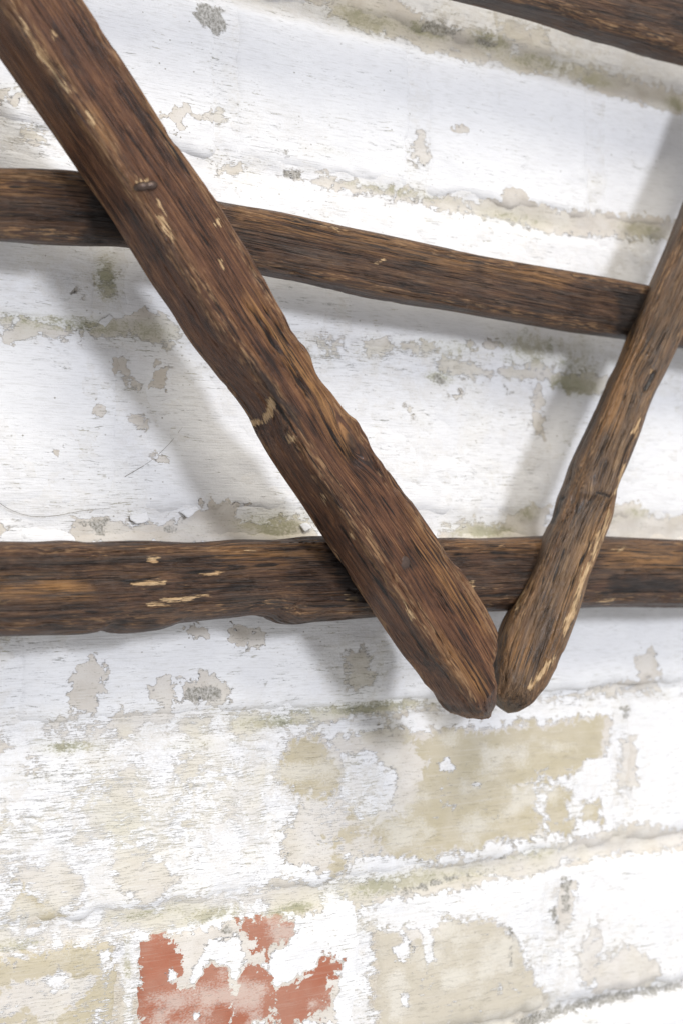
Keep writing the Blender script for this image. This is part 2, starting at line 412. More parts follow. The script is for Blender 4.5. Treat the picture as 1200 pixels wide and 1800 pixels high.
UNDER = Ws(
    # joint band low on the left and the patches above it
    [(78, 1302), (80, 1272), (120, 1265), (145, 1250), (150, 1270), (185, 1270), (205, 1250), (262, 1252), (285, 1240), (300, 1215), (303, 1245), (320, 1258), (350, 1252), (370, 1270), (330, 1285), (250, 1300), (160, 1306)],
    [(270, 1185), (312, 1190), (308, 1225), (296, 1242), (280, 1240), (262, 1228), (265, 1205)],
    [(120, 1205), (135, 1168), (160, 1150), (188, 1165), (182, 1200), (170, 1245), (150, 1255), (125, 1240)],
    [(316, 1232), (326, 1195), (350, 1180), (392, 1200), (396, 1232), (345, 1236)],
    [(398, 1105), (430, 1100), (462, 1112), (460, 1135), (435, 1138), (400, 1128)],
    [(318, 1105), (345, 1101), (362, 1112), (335, 1119)], [(415, 1265), (438, 1254), (460, 1262), (450, 1273), (420, 1274)],
    [(370, 1275), (470, 1264), (600, 1250), (780, 1234), (870, 1232), (870, 1246), (700, 1256), (560, 1268), (400, 1288)],
    # left of the course below
    [(-20, 1300), (22, 1294), (30, 1312), (10, 1330), (-20, 1328)], [(30, 1362), (50, 1325), (68, 1338), (74, 1364), (45, 1374)],
    [(218, 1340), (225, 1325), (250, 1313), (264, 1330), (256, 1345), (241, 1360), (233, 1395), (236, 1410), (215, 1437), (200, 1475), (180, 1486), (140, 1492), (126, 1474), (140, 1452), (165, 1428), (190, 1420), (205, 1380)],
    [(300, 1355), (330, 1334), (356, 1328), (358, 1346), (325, 1362)],
    [(401, 1412), (424, 1403), (436, 1430), (442, 1472), (425, 1468), (400, 1455)],
    [(-20, 1505), (60, 1500), (120, 1512), (160, 1540), (150, 1590), (90, 1600), (40, 1560), (-20, 1540)],
    [(180, 1500), (260, 1515), (310, 1545), (280, 1590), (220, 1560)],
    [(-20, 1650), (120, 1622), (250, 1598), (400, 1572), (520, 1545), (570, 1570), (545, 1602), (420, 1605), (250, 1645), (100, 1670), (-20, 1692)],
    [(440, 1588), (470, 1560), (500, 1552), (562, 1573), (568, 1602), (520, 1604), (480, 1602)],
    [(600, 1560), (680, 1545), (800, 1520), (950, 1495), (1050, 1462), (1120, 1448), (1220, 1462), (1220, 1492), (1050, 1512), (900, 1545), (760, 1570), (690, 1585), (620, 1590)],
    # round the cream brick
    [(490, 1290), (720, 1285), (1075, 1258), (1070, 1350), (930, 1380), (960, 1470), (760, 1512), (640, 1500), (560, 1540), (500, 1500), (520, 1420), (495, 1380)],
    # round the red brick and its neighbours
    [(244, 1650), (315, 1640), (410, 1620), (515, 1610), (510, 1655), (470, 1690), (490, 1720), (600, 1680), (590, 1800), (240, 1810)],
    [(-20, 1690), (216, 1652), (218, 1810), (-20, 1810)], [(655, 1640), (870, 1612), (960, 1730), (970, 1775), (900, 1810), (660, 1810)],
    [(1085, 1290), (1118, 1290), (1122, 1380), (1090, 1390)], [(1020, 1650), (1050, 1600), (1060, 1660), (1040, 1740), (1015, 1730)],
    [(1030, 1700), (1100, 1660), (1160, 1700), (1150, 1740), (1050, 1750)], [(970, 1560), (1015, 1545), (1010, 1620), (980, 1650)],
    # top joint band
    [(530, -10), (600, 33), (740, 76), (860, 113), (985, 136), (1100, 178), (1220, 204), (1220, 166), (1080, 130), (980, 118), (962, 60), (905, 38), (870, 60), (760, 38), (690, -10)],
    # second joint
    [(485, 300), (508, 288), (545, 312), (572, 300), (600, 312), (650, 325), (718, 328), (760, 350), (790, 343), (830, 356), (878, 350), (882, 328), (912, 335), (940, 360), (1000, 370), (1085, 376), (1190, 388), (1190, 425), (1085, 418), (1000, 415), (900, 387), (800, 371), (700, 352), (600, 336), (520, 316)],
    [(300, 190), (325, 184), (331, 195), (315, 210), (327, 236), (310, 232), (300, 215), (284, 205)], [(335, 202), (385, 199), (393, 212), (350, 216)],
    [(380, 290), (430, 289), (422, 301), (385, 299)], [(728, 224), (746, 228), (756, 285), (736, 291), (724, 270)], [(791, 226), (815, 218), (821, 232), (800, 236)],
    [(-20, 165), (30, 155), (45, 170), (10, 180)], [(40, 240), (55, 228), (80, 240), (70, 262), (48, 258)],
    # third joint
    [(5, 602), (8, 562), (50, 560), (150, 583), (156, 572), (180, 560), (196, 552), (250, 545), (290, 556), (316, 592), (300, 604), (230, 592), (150, 590), (100, 602), (60, 582), (25, 605)],
    [(192, 640), (212, 624), (232, 632), (242, 682), (225, 672), (205, 660)], [(275, 635), (297, 640), (288, 680), (264, 682), (270, 655)], [(224, 735), (240, 727), (262, 745), (256, 762), (240, 756)],
    [(162, 727), (171, 708), (184, 717), (176, 733)], [(93, 793), (108, 789), (101, 801)], [(267, 806), (275, 799), (291, 811)],
    [(112, 516), (122, 504), (152, 512), (140, 521), (115, 523)], [(168, 470), (194, 480), (196, 514), (166, 516)],
    [(768, 641), (790, 631), (850, 648), (900, 641), (950, 638), (1010, 655), (1090, 668), (1080, 692), (1000, 690), (940, 667), (860, 661), (780, 651)],
    [(785, 690), (809, 687), (801, 703)], [(555, 590), (590, 587), (607, 605), (596, 616)], [(640, 600), (680, 595), (690, 612), (655, 618)], [(710, 716), (722, 714), (720, 728)],
    [(690, 610), (720, 600), (760, 604), (770, 618), (730, 622)], [(815, 602), (870, 600), (880, 615), (830, 620)], [(935, 680), (952, 676), (958, 770), (940, 760)],
    # fourth joint, behind the low rail
    [(128, 955), (132, 912), (180, 909), (234, 912), (240, 921), (322, 911), (345, 890), (368, 884), (440, 882), (424, 889), (418, 900), (419, 915), (445, 921), (530, 914), (556, 930), (562, 960)],
    [(-20, 918), (8, 917), (16, 932), (0, 945), (-20, 944)],
    [(766, 932), (800, 925), (850, 918), (880, 928), (900, 903), (940, 884), (972, 890), (965, 960), (770, 960)],
    [(1075, 892), (1110, 880), (1150, 905), (1180, 911), (1220, 903), (1220, 960), (1060, 960)],
    [(950, 1230), (1050, 1215), (1100, 1194), (1165, 1200), (1168, 1215), (1050, 1226), (960, 1237)],
    [(1110, 1160), (1140, 1140), (1160, 1190), (1120, 1195)], [(600, 1150), (640, 1140), (660, 1200), (610, 1210)])
BARE = Ws(
    [(505, 1302), (572, 1300), (577, 1330), (548, 1350), (546, 1402), (525, 1406), (500, 1370)], [(560, 1332), (592, 1350), (586, 1402), (552, 1400)],
    [(715, 1302), (800, 1287), (900, 1276), (1062, 1262), (1060, 1340), (1022, 1350), (970, 1369), (920, 1372), (898, 1390), (925, 1410), (952, 1440), (942, 1466), (860, 1481), (760, 1502), (700, 1502), (648, 1470), (660, 1450), (720, 1440), (740, 1390), (746, 1330)],
    [(960, 1422), (985, 1383), (1002, 1400), (992, 1440), (1012, 1450), (990, 1464), (958, 1462)], [(1033, 1414), (1057, 1414), (1057, 1442), (1033, 1442)],
    [(563, 1482), (620, 1448), (628, 1470), (590, 1492)], [(582, 1508), (602, 1508), (602, 1532), (584, 1537)], [(610, 1400), (650, 1390), (645, 1430), (615, 1440)],
    [(-20, 1695), (110, 1670), (212, 1655), (216, 1810), (100, 1810), (130, 1765), (175, 1720), (120, 1715), (60, 1725), (-20, 1745)], [(-20, 1780), (40, 1775), (70, 1810), (-20, 1810)],
    [(30, 1555), (50, 1570), (95, 1605), (110, 1625), (60, 1632), (70, 1610)],
    [(658, 1642), (690, 1645), (705, 1650), (780, 1650), (800, 1630), (860, 1618), (890, 1640), (912, 1680), (945, 1720), (966, 1772), (900, 1810), (665, 1810), (660, 1720)],
    [(248, 1662), (288, 1645), (312, 1680), (316, 1710), (298, 1740), (330, 1740), (360, 1700), (402, 1690), (405, 1810), (244, 1810), (248, 1700)],
    [(247, 1658), (296, 1648), (320, 1690), (312, 1730), (322, 1810), (247, 1810)],
    [(425, 1626), (470, 1615), (500, 1625), (510, 1640), (482, 1652), (470, 1672), (448, 1672), (455, 1650), (435, 1645)],
    [(484, 1742), (540, 1720), (560, 1690), (575, 1684), (600, 1695), (580, 1720), (572, 1770), (540, 1792), (480, 1797)], [(430, 1700), (470, 1700), (482, 1720), (480, 1770), (430, 1802), (405, 1810)])
COVER = Ws(   # scraps of white left lying on the bare bricks
    [(690, 1665), (712, 1652), (730, 1665), (720, 1690), (695, 1690)], [(742, 1640), (758, 1640), (768, 1690), (750, 1700), (740, 1670)], [(697, 1745), (712, 1742), (720, 1770), (702, 1775)],
    [(292, 1715), (305, 1705), (312, 1720), (298, 1724)], [(333, 1785), (348, 1775), (352, 1790), (340, 1795)], [(332, 1735), (340, 1700), (352, 1690), (370, 1650), (400, 1655), (420, 1640), (430, 1690), (412, 1740), (405, 1700), (370, 1690), (350, 1715)],
    [(80, 1725), (105, 1700), (120, 1730), (100, 1745)], [(170, 1680), (190, 1670), (198, 1700), (180, 1710)], [(480, 1690), (520, 1650), (560, 1650), (550, 1690), (500, 1725), (485, 1735)],
    [(770, 1340), (790, 1335), (795, 1352), (775, 1352)], [(825, 1378), (845, 1375), (848, 1390), (830, 1392)], [(862, 1440), (880, 1432), (878, 1448)], [(600, 1330), (650, 1320), (700, 1360), (690, 1430), (630, 1440), (600, 1400)],
    [(1025, 1340), (1080, 1335), (1090, 1390), (1040, 1400)])
GRIT = Ws(
    [(335, 20), (350, 4), (385, 12), (396, 35), (394, 60), (375, 62), (350, 45)], [(735, 40), (770, 38), (812, 52), (800, 62), (750, 54)], [(838, 66), (868, 68), (878, 78), (850, 80)],
    [(498, 298), (525, 299), (537, 311), (505, 311)], [(112, 518), (124, 506), (132, 516), (118, 524)], [(750, 670), (768, 659), (787, 668), (780, 680), (760, 676)],
    [(883, 675), (902, 690), (890, 697)], [(143, 916), (197, 911), (186, 935), (170, 942), (158, 928)], [(292, 930), (318, 922), (316, 932), (296, 937)], [(320, 1228), (330, 1205), (358, 1202), (384, 1212), (384, 1228), (345, 1232)],
    [(447, 1198), (462, 1196), (466, 1203), (450, 1205)], [(1090, 1243), (1110, 1243), (1101, 1270)], [(987, 1545), (1002, 1540), (1000, 1605), (990, 1605)], [(966, 1598), (978, 1596), (984, 1622), (972, 1625)],
    [(905, 1800), (1000, 1772), (1060, 1757), (1210, 1728), (1210, 1742), (1100, 1765), (1000, 1790), (930, 1812)], [(498, 266), (506, 262), (508, 278), (500, 280)], [(880, 1510), (892, 1505), (894, 1512)], [(1105, 1500), (1118, 1495), (1118, 1505)],
    [(700, 1570), (800, 1543), (880, 1528), (880, 1534), (800, 1550), (705, 1577)], [(893, 1625), (898, 1625), (900, 1700), (895, 1700)], [(385, 1635), (400, 1630), (420, 1640), (400, 1650)])
ALGAE_SHADE = [(640, 30, 90, 22, .7), (960, 110, 200, 22, .55), (750, 50, 60, 14, .9), (860, 70, 60, 18, .8), (1050, 140, 60, 14, .8), (1190, 180, 30, 16, .9), (700, 335, 140, 12, .55), (900, 380, 110, 14, .5),
         (1130, 405, 70, 24, .7), (600, 270, 90, 14, .35), (60, 160, 60, 14, .4), (185, 490, 22, 40, .8), (150, 570, 170, 16, .6), (260, 580, 50, 20, .6), (930, 610, 110, 40, .65), (1010, 675, 60, 26, 1.0),
         (800, 610, 160, 20, .5), (770, 665, 30, 14, .8), (480, 925, 70, 24, .75), (850, 935, 80, 16, .85), (930, 900, 40, 20, .6), (1120, 900, 60, 18, .6), (640, 1180, 110, 60, .42), (650, 1245, 150, 12, .8),  # the wide blob by the left foot also paints greenish shade there
         (480, 1270, 80, 12, .8), (120, 1315, 60, 12, .7), (330, 1310, 90, 12, .45), (60, 1370, 50, 20, .45), (200, 1450, 60, 30, .4), (30, 1665, 50, 12, .6), (270, 1610, 90, 14, .5), (380, 1610, 60, 16, .75),
         (520, 1600, 60, 12, .7), (700, 1555, 120, 20, .8), (830, 1540, 90, 18, .6), (950, 1500, 90, 18, .5), (640, 1290, 120, 20, .4), (228, 1690, 8, 60, .5), (790, 1440, 150, 60, .18), (800, 1700, 120, 80, .15),
         (1010, 640, 80, 50, .5), (900, 250, 300, 60, .10), (1150, 1150, 60, 60, .2)]
ALG = [(p2w(x, y)[[0, 2]], rx / 3.7, ry / 4.1, a) for x, y, rx, ry, a in ALGAE_SHADE]
WEAR = [(300, 1400, 420, 130, .9), (900, 1400, 420, 150, .55), (300, 1700, 420, 150, .75), (900, 1700, 420, 150, .6), (200, 1440, 330, 130, 1.0), (80, 1580, 180, 60, .8), (600, 1400, 140, 130, .8), (460, 1680, 160, 110, .6), (1150, 1400, 90, 120, .25), (820, 1620, 200, 50, .4), (1080, 1650, 120, 90, .45),
        (60, 230, 120, 60, .35), (100, 480, 130, 50, .45), (680, 620, 300, 40, .35), (640, 1180, 110, 70, .5), (60, 1130, 200, 30, .35), (900, 60, 300, 60, .5), (480, 240, 130, 60, .25)]
WEA = [(p2w(x, y)[[0, 2]], rx / 3.7, ry / 4.1, a) for x, y, rx, ry, a in WEAR]


def blobs(X, Z, lst):
    f = np.zeros(X.shape)
    for (c, rx, rz, a) in lst:
        d = ((X - c[0]) / rx) ** 2 + ((Z - c[1]) / rz) ** 2
        m = d < 9
        f[m] = np.maximum(f[m], a * np.exp(-d[m] * 0.9))
    return f


def wall_attrs(X, Z):
    # beyond the part the photograph shows, the wash flakes off in the same way
    off = np.maximum(np.maximum(-165 - X, X - 224), np.maximum(np.abs(Z) - 265, 0))
    far = np.clip(off / 25.0, 0, 1)
    rnd = vnoise(X / 45 + 31, Z / 25 + 7, X * 0 + .5, 5) + 0.5 * vnoise(X / 17, Z / 12, X * 0 + .5, 6)
    cover = paint(X, Z, COVER, 2.2)
    u = np.maximum(paint(X, Z, UNDER, 5.0), far * np.clip(0.30 + 0.5 * rnd, 0, 0.9))
    b = np.maximum(paint(X, Z, BARE, 7.0), far * np.clip(0.65 * rnd - 0.05, 0, 0.8))
    u = np.maximum(u, np.clip(b * 1.4, 0, 1)) * (1 - 0.9 * cover)
    b = b * (1 - 0.9 * cover)
    z0 = X * 0
    warp = np.stack([fbm(X / 9, Z / 9, z0 + q, 91 + q, 2) * 2.2 for q in range(3)], 1)
    return {'warp': warp, 'patches': 0.5 + 0.17 * fbm(X / 15, Z / 11, z0, 95, 3), 'mottle': 0.5 + 0.17 * fbm(X / 9, Z / 9, z0 + 4, 97, 3), 'under': u, 'bare': b, 'grit': paint(X, Z, GRIT, 3.0),
            'algae_shade': np.maximum(blobs(X, Z, ALG), far * np.clip(0.5 * rnd, 0, 0.5)), 'wear': np.maximum(blobs(X, Z, WEA), far * 0.5)}


wall = bpy.data.objects.new('brick_wall', None)
col.objects.link(wall)
wall['label'] = 'old brick wall in flaking whitewash behind the brown wooden rack'
wall['category'] = 'wall'

rng = np.random.RandomState(4)
ZJ = [365, 290, 215, 141, 68.5, -5, -86, -163, -236, -311, -386]     # bed joints read from the photograph
ROWS = {                                                              # joints along each course
    0: [-420, -200, 20, 240, 460], 1: [-390, -278, -58, 54, 98, 318, 430], 2: [-392, -172, -60, 43, 155, 375, 487], 3: [-447, -335, -115, -3, 109, 329, 441],
    4: [-436, -324, -104, 116, 336, 448], 5: [-380, -268, -156, 64, 284, 396], 6: [-378, -266, -45, 173, 393, 505], 7: [-441, -329, -217, -104, 14, 126, 239, 351, 463],
    8: [-400, -180, 40, 152, 372, 484], 9: [-420, -308, -88, 132, 244, 464]}
CREAM, BUFF, RED, PINK = (0.50, 0.445, 0.315), (0.54, 0.495, 0.40), (0.38, 0.142, 0.086), (0.52, 0.36, 0.24)


def relief(X, Z):
    return -0.9 * fbm(X / 60, Z / 34, X * 0, 63, 2)


def brick(x0, x1, z0, z1, colour, fine, proud=0.0):
    gap = 3.4
    x0, x1, z0, z1 = x0 + gap, x1 - gap, z0 + gap, z1 - gap
    step = 1.5 if fine else 5.0
    nx, nz = int((x1 - x0) / step) + 1, int((z1 - z0) / step) + 1
    xs, zs = np.linspace(x0, x1, nx), np.linspace(z0, z1, nz)
    X, Z = np.meshgrid(xs, zs, indexing='ij')
    X, Z = X.ravel(), Z.ravel()
    s = rng.randint(1000)
    tx, tz, ty = rng.uniform(-1, 1, 3)
    # distance to the ragged edge, with corners worn round
    ex = np.minimum(X - x0, x1 - X)
    ez = np.minimum(Z - z0, z1 - Z)
    rr = 4.0
    e = np.where((ex < rr) & (ez < rr), rr - np.hypot(rr - ex, rr - ez), np.minimum(ex, ez))
    e = e + 1.1 * fbm(X / 9, Z / 9, X * 0 + s, s, 3)
    t = np.clip(1 - e / 6.5, 0, 1.5)
    Y = 3.4 * t ** 2.4
    Y += relief(X, Z) - proud - 0.28 * fbm(X / 12, Z / 7, X * 0 + s, 9 + s, 3) - 0.10 * fbm(X / 3.2, Z / 2.4, X * 0, s + 2, 2)
    Y += 0.35 * tx * (X - (x0 + x1) / 2) / 110 + 0.45 * tz * (Z - (z0 + z1) / 2) / 35 + 0.25 * ty
    Xd = X + 0.9 * fbm(X * 0, Z / 11, X * 0 + s, s + 4, 2) * np.clip(1 - ex / 9, 0, 1)
    Zd = Z + 1.0 * fbm(X / 14, Z * 0, X * 0 + s, s + 5, 2) * np.clip(1 - ez / 9, 0, 1)
    V = np.stack([Xd, Y, Zd], 1)
    F = grid_faces(nx, nz)
    # body behind the face
    loop = np.concatenate([np.arange(nx) * nz, (nx - 1) * nz + np.arange(1, nz), (np.arange(nx - 2, -1, -1)) * nz + nz - 1, np.arange(nz - 2, 0, -1)])
    back = V[loop].copy()
    back[:, 1] = 60
    n0 = len(V)
    L = len(loop)
    i = np.arange(L)
    side = np.stack([loop, n0 + i, n0 + (i + 1) % L, loop[(i + 1) % L]], 1)
    V = np.concatenate([V, back])
    at = wall_attrs(V[:, 0], V[:, 2])
    at['mortar'] = np.zeros(len(V))
    at['brick_colour'] = np.tile(np.array(colour), (len(V), 1))
    if colour is RED:
        at['wear'] = at['wear'] * 0.35
    at['crisp'] = np.full(len(V), float(colour is RED))
    o = mesh_obj('brick', V, [F[:, ::-1], side[:, ::-1]], WALL, wall, at)
    return o


for r in range(10):
    zt, zb = ZJ[r], ZJ[r + 1]
    js = ROWS[r]
    for k in range(len(js) - 1):
        x0, x1 = js[k], js[k + 1]
        if x1 - x0 < 60:
            x1 = x1 - 0.0
        c = [CREAM, BUFF, CREAM, PINK, BUFF][rng.randint(5)]
        if r == 7:
            c = {-217: CREAM, -104: RED, 14: BUFF}.get(x0, c)
        if r == 6 and x0 in (-45, -266):
            c = CREAM
        fine = x1 > -175 and x0 < 235 and zb < 275 and zt > -265
        b = brick(x0, x1, zb, zt, c, fine, {2: 0.7, 5: 1.4, 6: -0.3}.get(r, 0.0))
        if r == 7 and x0 == -104:
            b['label'] = 'header brick with bare orange-red patches'
        if r == 6 and x0 == -45:
            b['label'] = 'long brick with its bare cream face showing'

mx, mz = np.linspace(-450, 520, 560), np.linspace(-388, 368, 470)
X, Z = [q.ravel() for q in np.meshgrid(mx, mz, indexing='ij')]
bed, deep = np.full(X.shape, 99.0), np.zeros(X.shape)
for z, dp in zip(ZJ, [1.2, 1.2, 2.8, 1.3, 1.3, 1.1, 3.2, 2.6, 3.6, 1.5, 1.5]):
    q = np.abs(Z - z + 1.4 * fbm(X / 40, X * 0 + z, X * 0, 81, 2))
    deep = np.where(q < bed, dp, deep)
    bed = np.minimum(bed, q)
damp = np.clip((Z + 60) / -60, 0, 1)                                  # the low courses have lost more of their pointing
bed = np.clip(1 - bed / 8, 0, 1) ** 0.7
Y = relief(X, Z) + 0.15 + 1.3 * damp + bed * deep * (0.9 + 0.7 * vnoise(X / 40, Z / 20, X * 0, 82)) - 0.35 * fbm(X / 14, Z / 10, X * 0, 71, 2) - 0.34 * fbm(X / 4, Z / 4, X * 0, 72, 2)
at = wall_attrs(X, Z)
at['mortar'] = np.ones(len(X))
at['brick_colour'] = np.tile(np.array(BUFF), (len(X), 1))
at['algae_shade'] = np.clip(at['algae_shade'] + 0.10, 0, 1)
at['wear'] = np.clip(at['wear'] + 0.25, 0, 1)
mesh_obj('mortar', np.stack([X, Y, Z], 1), grid_faces(560, 470)[:, ::-1], WALL, wall, at)


# ------------------------------------------------------------------ wooden rack
rack = bpy.data.objects.new('wooden_rack', None)
col.objects.link(rack)
rack['label'] = 'dark brown weathered wooden rack with two legs meeting in a V'
rack['category'] = 'rack'


def section(p, n):
    t = np.linspace(0, 2 * np.pi, 4001)[:-1]
    a = np.sign(np.cos(t)) * np.abs(np.cos(t)) ** (2 / p)
    b = np.sign(np.sin(t)) * np.abs(np.sin(t)) ** (2 / p)
    d = np.concatenate([[0], np.cumsum(np.hypot(np.diff(a), np.diff(b)))])
    s = np.linspace(0, d[-1], n, endpoint=False)
    return np.interp(s, d, a), np.interp(s, d, b)


def smooth_interp(s, xs, ys):
    """monotone-free cubic (Catmull-Rom) interpolation"""
    xs, ys = np.asarray(xs, float), np.asarray(ys, float)
    mslope = np.gradient(ys, xs)
    i = np.clip(np.searchsorted(xs, s) - 1, 0, len(xs) - 2)
    h = xs[i + 1] - xs[i]
    t = np.clip((s - xs[i]) / h, 0, 1)
    return ((2 * t ** 3 - 3 * t ** 2 + 1) * ys[i] + (t ** 3 - 2 * t ** 2 + t) * h * mslope[i]
            + (-2 * t ** 3 + 3 * t ** 2) * ys[i + 1] + (t ** 3 - t ** 2) * h * mslope[i + 1])


def beam(name, edge_a, edge_b, off, thick, mat, p=4.5, roll=0.0, nring=200, du=0.85, seed=1, lump=0.6, groove=1.0,
         cracks=(), chips_glints=(), ambers=(), stains_shades=(), bumps=(), knots=(), ends=(12, 12), label=None):
    """a hewn bar whose two silhouettes are the traced lines edge_a and edge_b; off = distance from wall along it"""
    A, B = np.array(edge_a, float), np.array(edge_b, float)
    d = (A[-1] + B[-1] - A[0] - B[0])
    d /= np.hypot(*d)
    nrm = np.array([-d[1], d[0]])
    sa, qa, sb, qb = A @ d, A @ nrm, B @ d, B @ nrm
    s0, s1 = max(sa[0], sb[0]), min(sa[-1], sb[-1])
    ns = int((s1 - s0) / 4.0 / du) + 1
    s = np.linspace(s0, s1, ns)
    ya, yb = smooth_interp(s, sa, qa), smooth_interp(s, sb, qb)
    h = np.interp(np.linspace(0, 1, ns), np.linspace(0, 1, len(off)), off)
    pa = d * s[:, None] + nrm * ya[:, None]
    pb = d * s[:, None] + nrm * yb[:, None]
    PA, PB = p2w(pa[:, 0], pa[:, 1], h), p2w(pb[:, 0], pb[:, 1], h)
    n3 = PB - PA
    wapp = np.linalg.norm(n3, axis=1)
    mid = (PA + PB) / 2
    kk = int(22 / du)
    win = np.hanning(2 * kk + 1)
    win /= win.sum()
    mpad = np.concatenate([mid[0] + (mid[0] - mid[1:kk + 1][::-1]), mid, mid[-1] + (mid[-1] - mid[-kk - 1:-1][::-1])])
    tan = np.gradient(np.stack([np.convolve(mpad[:, q], win, 'valid') for q in range(3)], 1), axis=0)
    tan /= np.linalg.norm(tan, axis=1)[:, None]
    out = np.array([0, -1.0, 0])
    nv = np.cross(tan, out)
    nv /= np.linalg.norm(nv, axis=1)[:, None]
    sg = np.sign((nv * n3).sum(1))[:, None]
    nv = nv * sg
    wapp = np.abs((n3 * nv).sum(1))
    u = np.concatenate([[0], np.cumsum(np.linalg.norm(np.diff(mid, axis=0), axis=1))])
    r = mid - CC
    sh = r / r[:, 1:2]
    k = (sh * nv).sum(1)
    ca, cb = section(p, nring)
    e = np.minimum(u / ends[0], (u[-1] - u) / ends[1])
    endf = np.sqrt(np.clip(1 - (1 - np.clip(e, 0, 1)) ** 2, 0.0, 1))
    T = np.minimum(thick * (0.35 + 0.65 * endf), 0.9 * wapp)
    cr, sr = math.cos(roll), math.sin(roll)

    def ext(Wd):
        a = Wd[:, None] / 2 * ca * cr - T[:, None] / 2 * cb * sr
        b = Wd[:, None] / 2 * ca * sr + T[:, None] / 2 * cb * cr
        q = a + b * k[:, None]
        return q.min(1), q.max(1), a, b
    lo, hi = wapp * 0.25, wapp * 1.3
    for _ in range(24):
        md = (lo + hi) / 2
        mn, mxx, _, _ = ext(md)
        big = mxx - mn > wapp
        hi = np.where(big, md, hi)
        lo = np.where(big, lo, md)
    mn, mxx, a, b = ext(lo)
    a = a - ((mn + mxx) / 2)[:, None]
    # section normals
    da, db = np.roll(a, -1, 1) - np.roll(a, 1, 1), np.roll(b, -1, 1) - np.roll(b, 1, 1)
    na, nb = db, -da
    ln = np.hypot(na, nb) + 1e-9
    na, nb = na / ln, nb / ln
    uu = np.repeat(u[:, None], nring, 1)
    fl = lambda q: q.ravel()
    kb = int(70 / du)
    wn = np.hanning(2 * kb + 1)
    wn /= wn.sum()
    mpb = np.concatenate([mid[0] + (mid[0] - mid[1:kb + 1][::-1]), mid, mid[-1] + (mid[-1] - mid[-kb - 1:-1][::-1])])
    mids = np.stack([np.convolve(mpb[:, q], wn, 'valid') for q in range(3)], 1)
    lat = ((mid - mids) * nv).sum(1)                       # the grain runs straight under the hewn outline
    U_, A_, B_ = fl(uu), fl(a + lat[:, None]), fl(b)
    for (kx, ky, ku, ka, amt) in knots:                    # and parts round the knots
        K = p2w(np.array(kx, float), np.array(ky, float), float(np.mean(h)) + thick / 2)
        i0 = np.argmin(np.linalg.norm(mid - K, axis=1))
        ak = float((K - mids[i0]) @ nv[i0])
        w_ = np.exp(-((U_ - u[i0]) / ku) ** 2 - ((A_ - ak) / ka) ** 2)
        A_ = A_ + amt * w_ * np.tanh((A_ - ak) / 2.0) * -1.0 + 0.35 * amt * w_
    disp = lump * fbm(U_ / 34, A_ / 14, B_ / 14, seed, 2) * 0.42
    disp += groove * 0.24 * fbm(U_ / 120, A_ / 2.4, B_ / 2.4, seed + 5, 2)
    fib = fbm(U_ / 55, A_ / 0.95, B_ / 0.95, seed + 9, 2)
    disp += groove * 0.16 * fib
    rid = 1 - np.abs(fbm(U_ / 90, A_ / 4.5, B_ / 4.5, seed + 21, 2))
    crk = np.clip((rid - 0.955) / 0.045, 0, 1) * np.clip(0.5 + 1.2 * vnoise(U_ / 40, A_ / 8, B_ / 8, seed + 30), 0, 1)
    disp -= groove * 0.85 * crk
    crk = crk * 0.45
    # flat splits broken off the corners
    arr = np.clip((np.abs(ca) * np.abs(cb) - 0.50) / 0.20, 0, 1)
    arr = fl(np.repeat(arr[None, :], ns, 0))
    nick = np.clip(fbm(U_ / 11, A_ / 6, B_ / 6, seed + 40, 3) - 0.25, 0, 1)
    disp -= arr * nick * 1.5
    arr = np.clip(arr + 0.0, 0, 1)
    pos0 = mid[:, None, :] + nv[:, None, :] * a[..., None] + out * b[..., None]
    N3 = nv[:, None, :] * na[..., None] + out * nb[..., None]
    if np.mean((na * (a - a.mean(1)[:, None]) + nb * b)) < 0:
        N3, na, nb = -N3, -na, -nb
    px, py = w2p(pos0.reshape(-1, 3))
    front = ((CC - pos0.reshape(-1, 3)) * N3.reshape(-1, 3)).sum(1) > 0

    def marks(lst, soft):
        return paint(px, py, [np.array(q, float) for q in lst], soft) * front if lst else np.zeros(len(px))
    for (poly, depth, wid) in cracks:
        q = np.array(poly, float)
        dist = np.full(len(px), 1e9)
        for i in range(len(q) - 1):
            ex, ey = q[i + 1] - q[i]
            t = np.clip(((px - q[i][0]) * ex + (py - q[i][1]) * ey) / (ex * ex + ey * ey), 0, 1)
            taper = 1.0
            dist = np.minimum(dist, np.hypot(px - q[i][0] - t * ex, py - q[i][1] - t * ey))
        along = np.hypot(px - q[0][0], py - q[0][1]) / (np.hypot(*(q[-1] - q[0])) + 1e-6)
        taper = np.clip(np.minimum(along, 1 - along) * 5, 0.0, 1) * (0.65 + 0.55 * vnoise(U_ / 9, A_ / 9, B_ / 9, seed + 71))
        dist = dist + 1.6 * vnoise(U_ / 5, A_ / 30, B_ / 30, seed + 70)
        g = np.clip(1 - dist / (wid * np.clip(taper, 0.25, 1)), 0, 1) * front * np.clip(taper * 1.5, 0, 1)
        disp -= depth * g ** 0.8 * (0.75 + 0.35 * vnoise(U_ / 12, A_ / 9, B_ / 9, seed + 77))
        crk = np.maximum(crk, g)
    for (bx, by, rx, ry, ang, amt) in bumps:
        c_, s_ = math.cos(ang), math.sin(ang)
        X_, Y_ = (px - bx) * c_ + (py - by) * s_, -(px - bx) * s_ + (py - by) * c_
        disp += amt * np.exp(-((X_ / rx) ** 2 + (Y_ / ry) ** 2)) * front
    chip_glint, amb, stn = marks(chips_glints, 8.0), marks(ambers, 18.0), marks(stains_shades, 16.0)
    P3 = pos0 + N3 * disp.reshape(ns, nring)[..., None]
    V = P3.reshape(-1, 3)
    F = grid_faces(ns, nring, True)
    c0, c1 = V[:nring].mean(0), V[-nring:].mean(0)
    c0 = c0 - tan[0] * 1.5
    c1 = c1 + tan[-1] * 1.5
    nV = len(V)
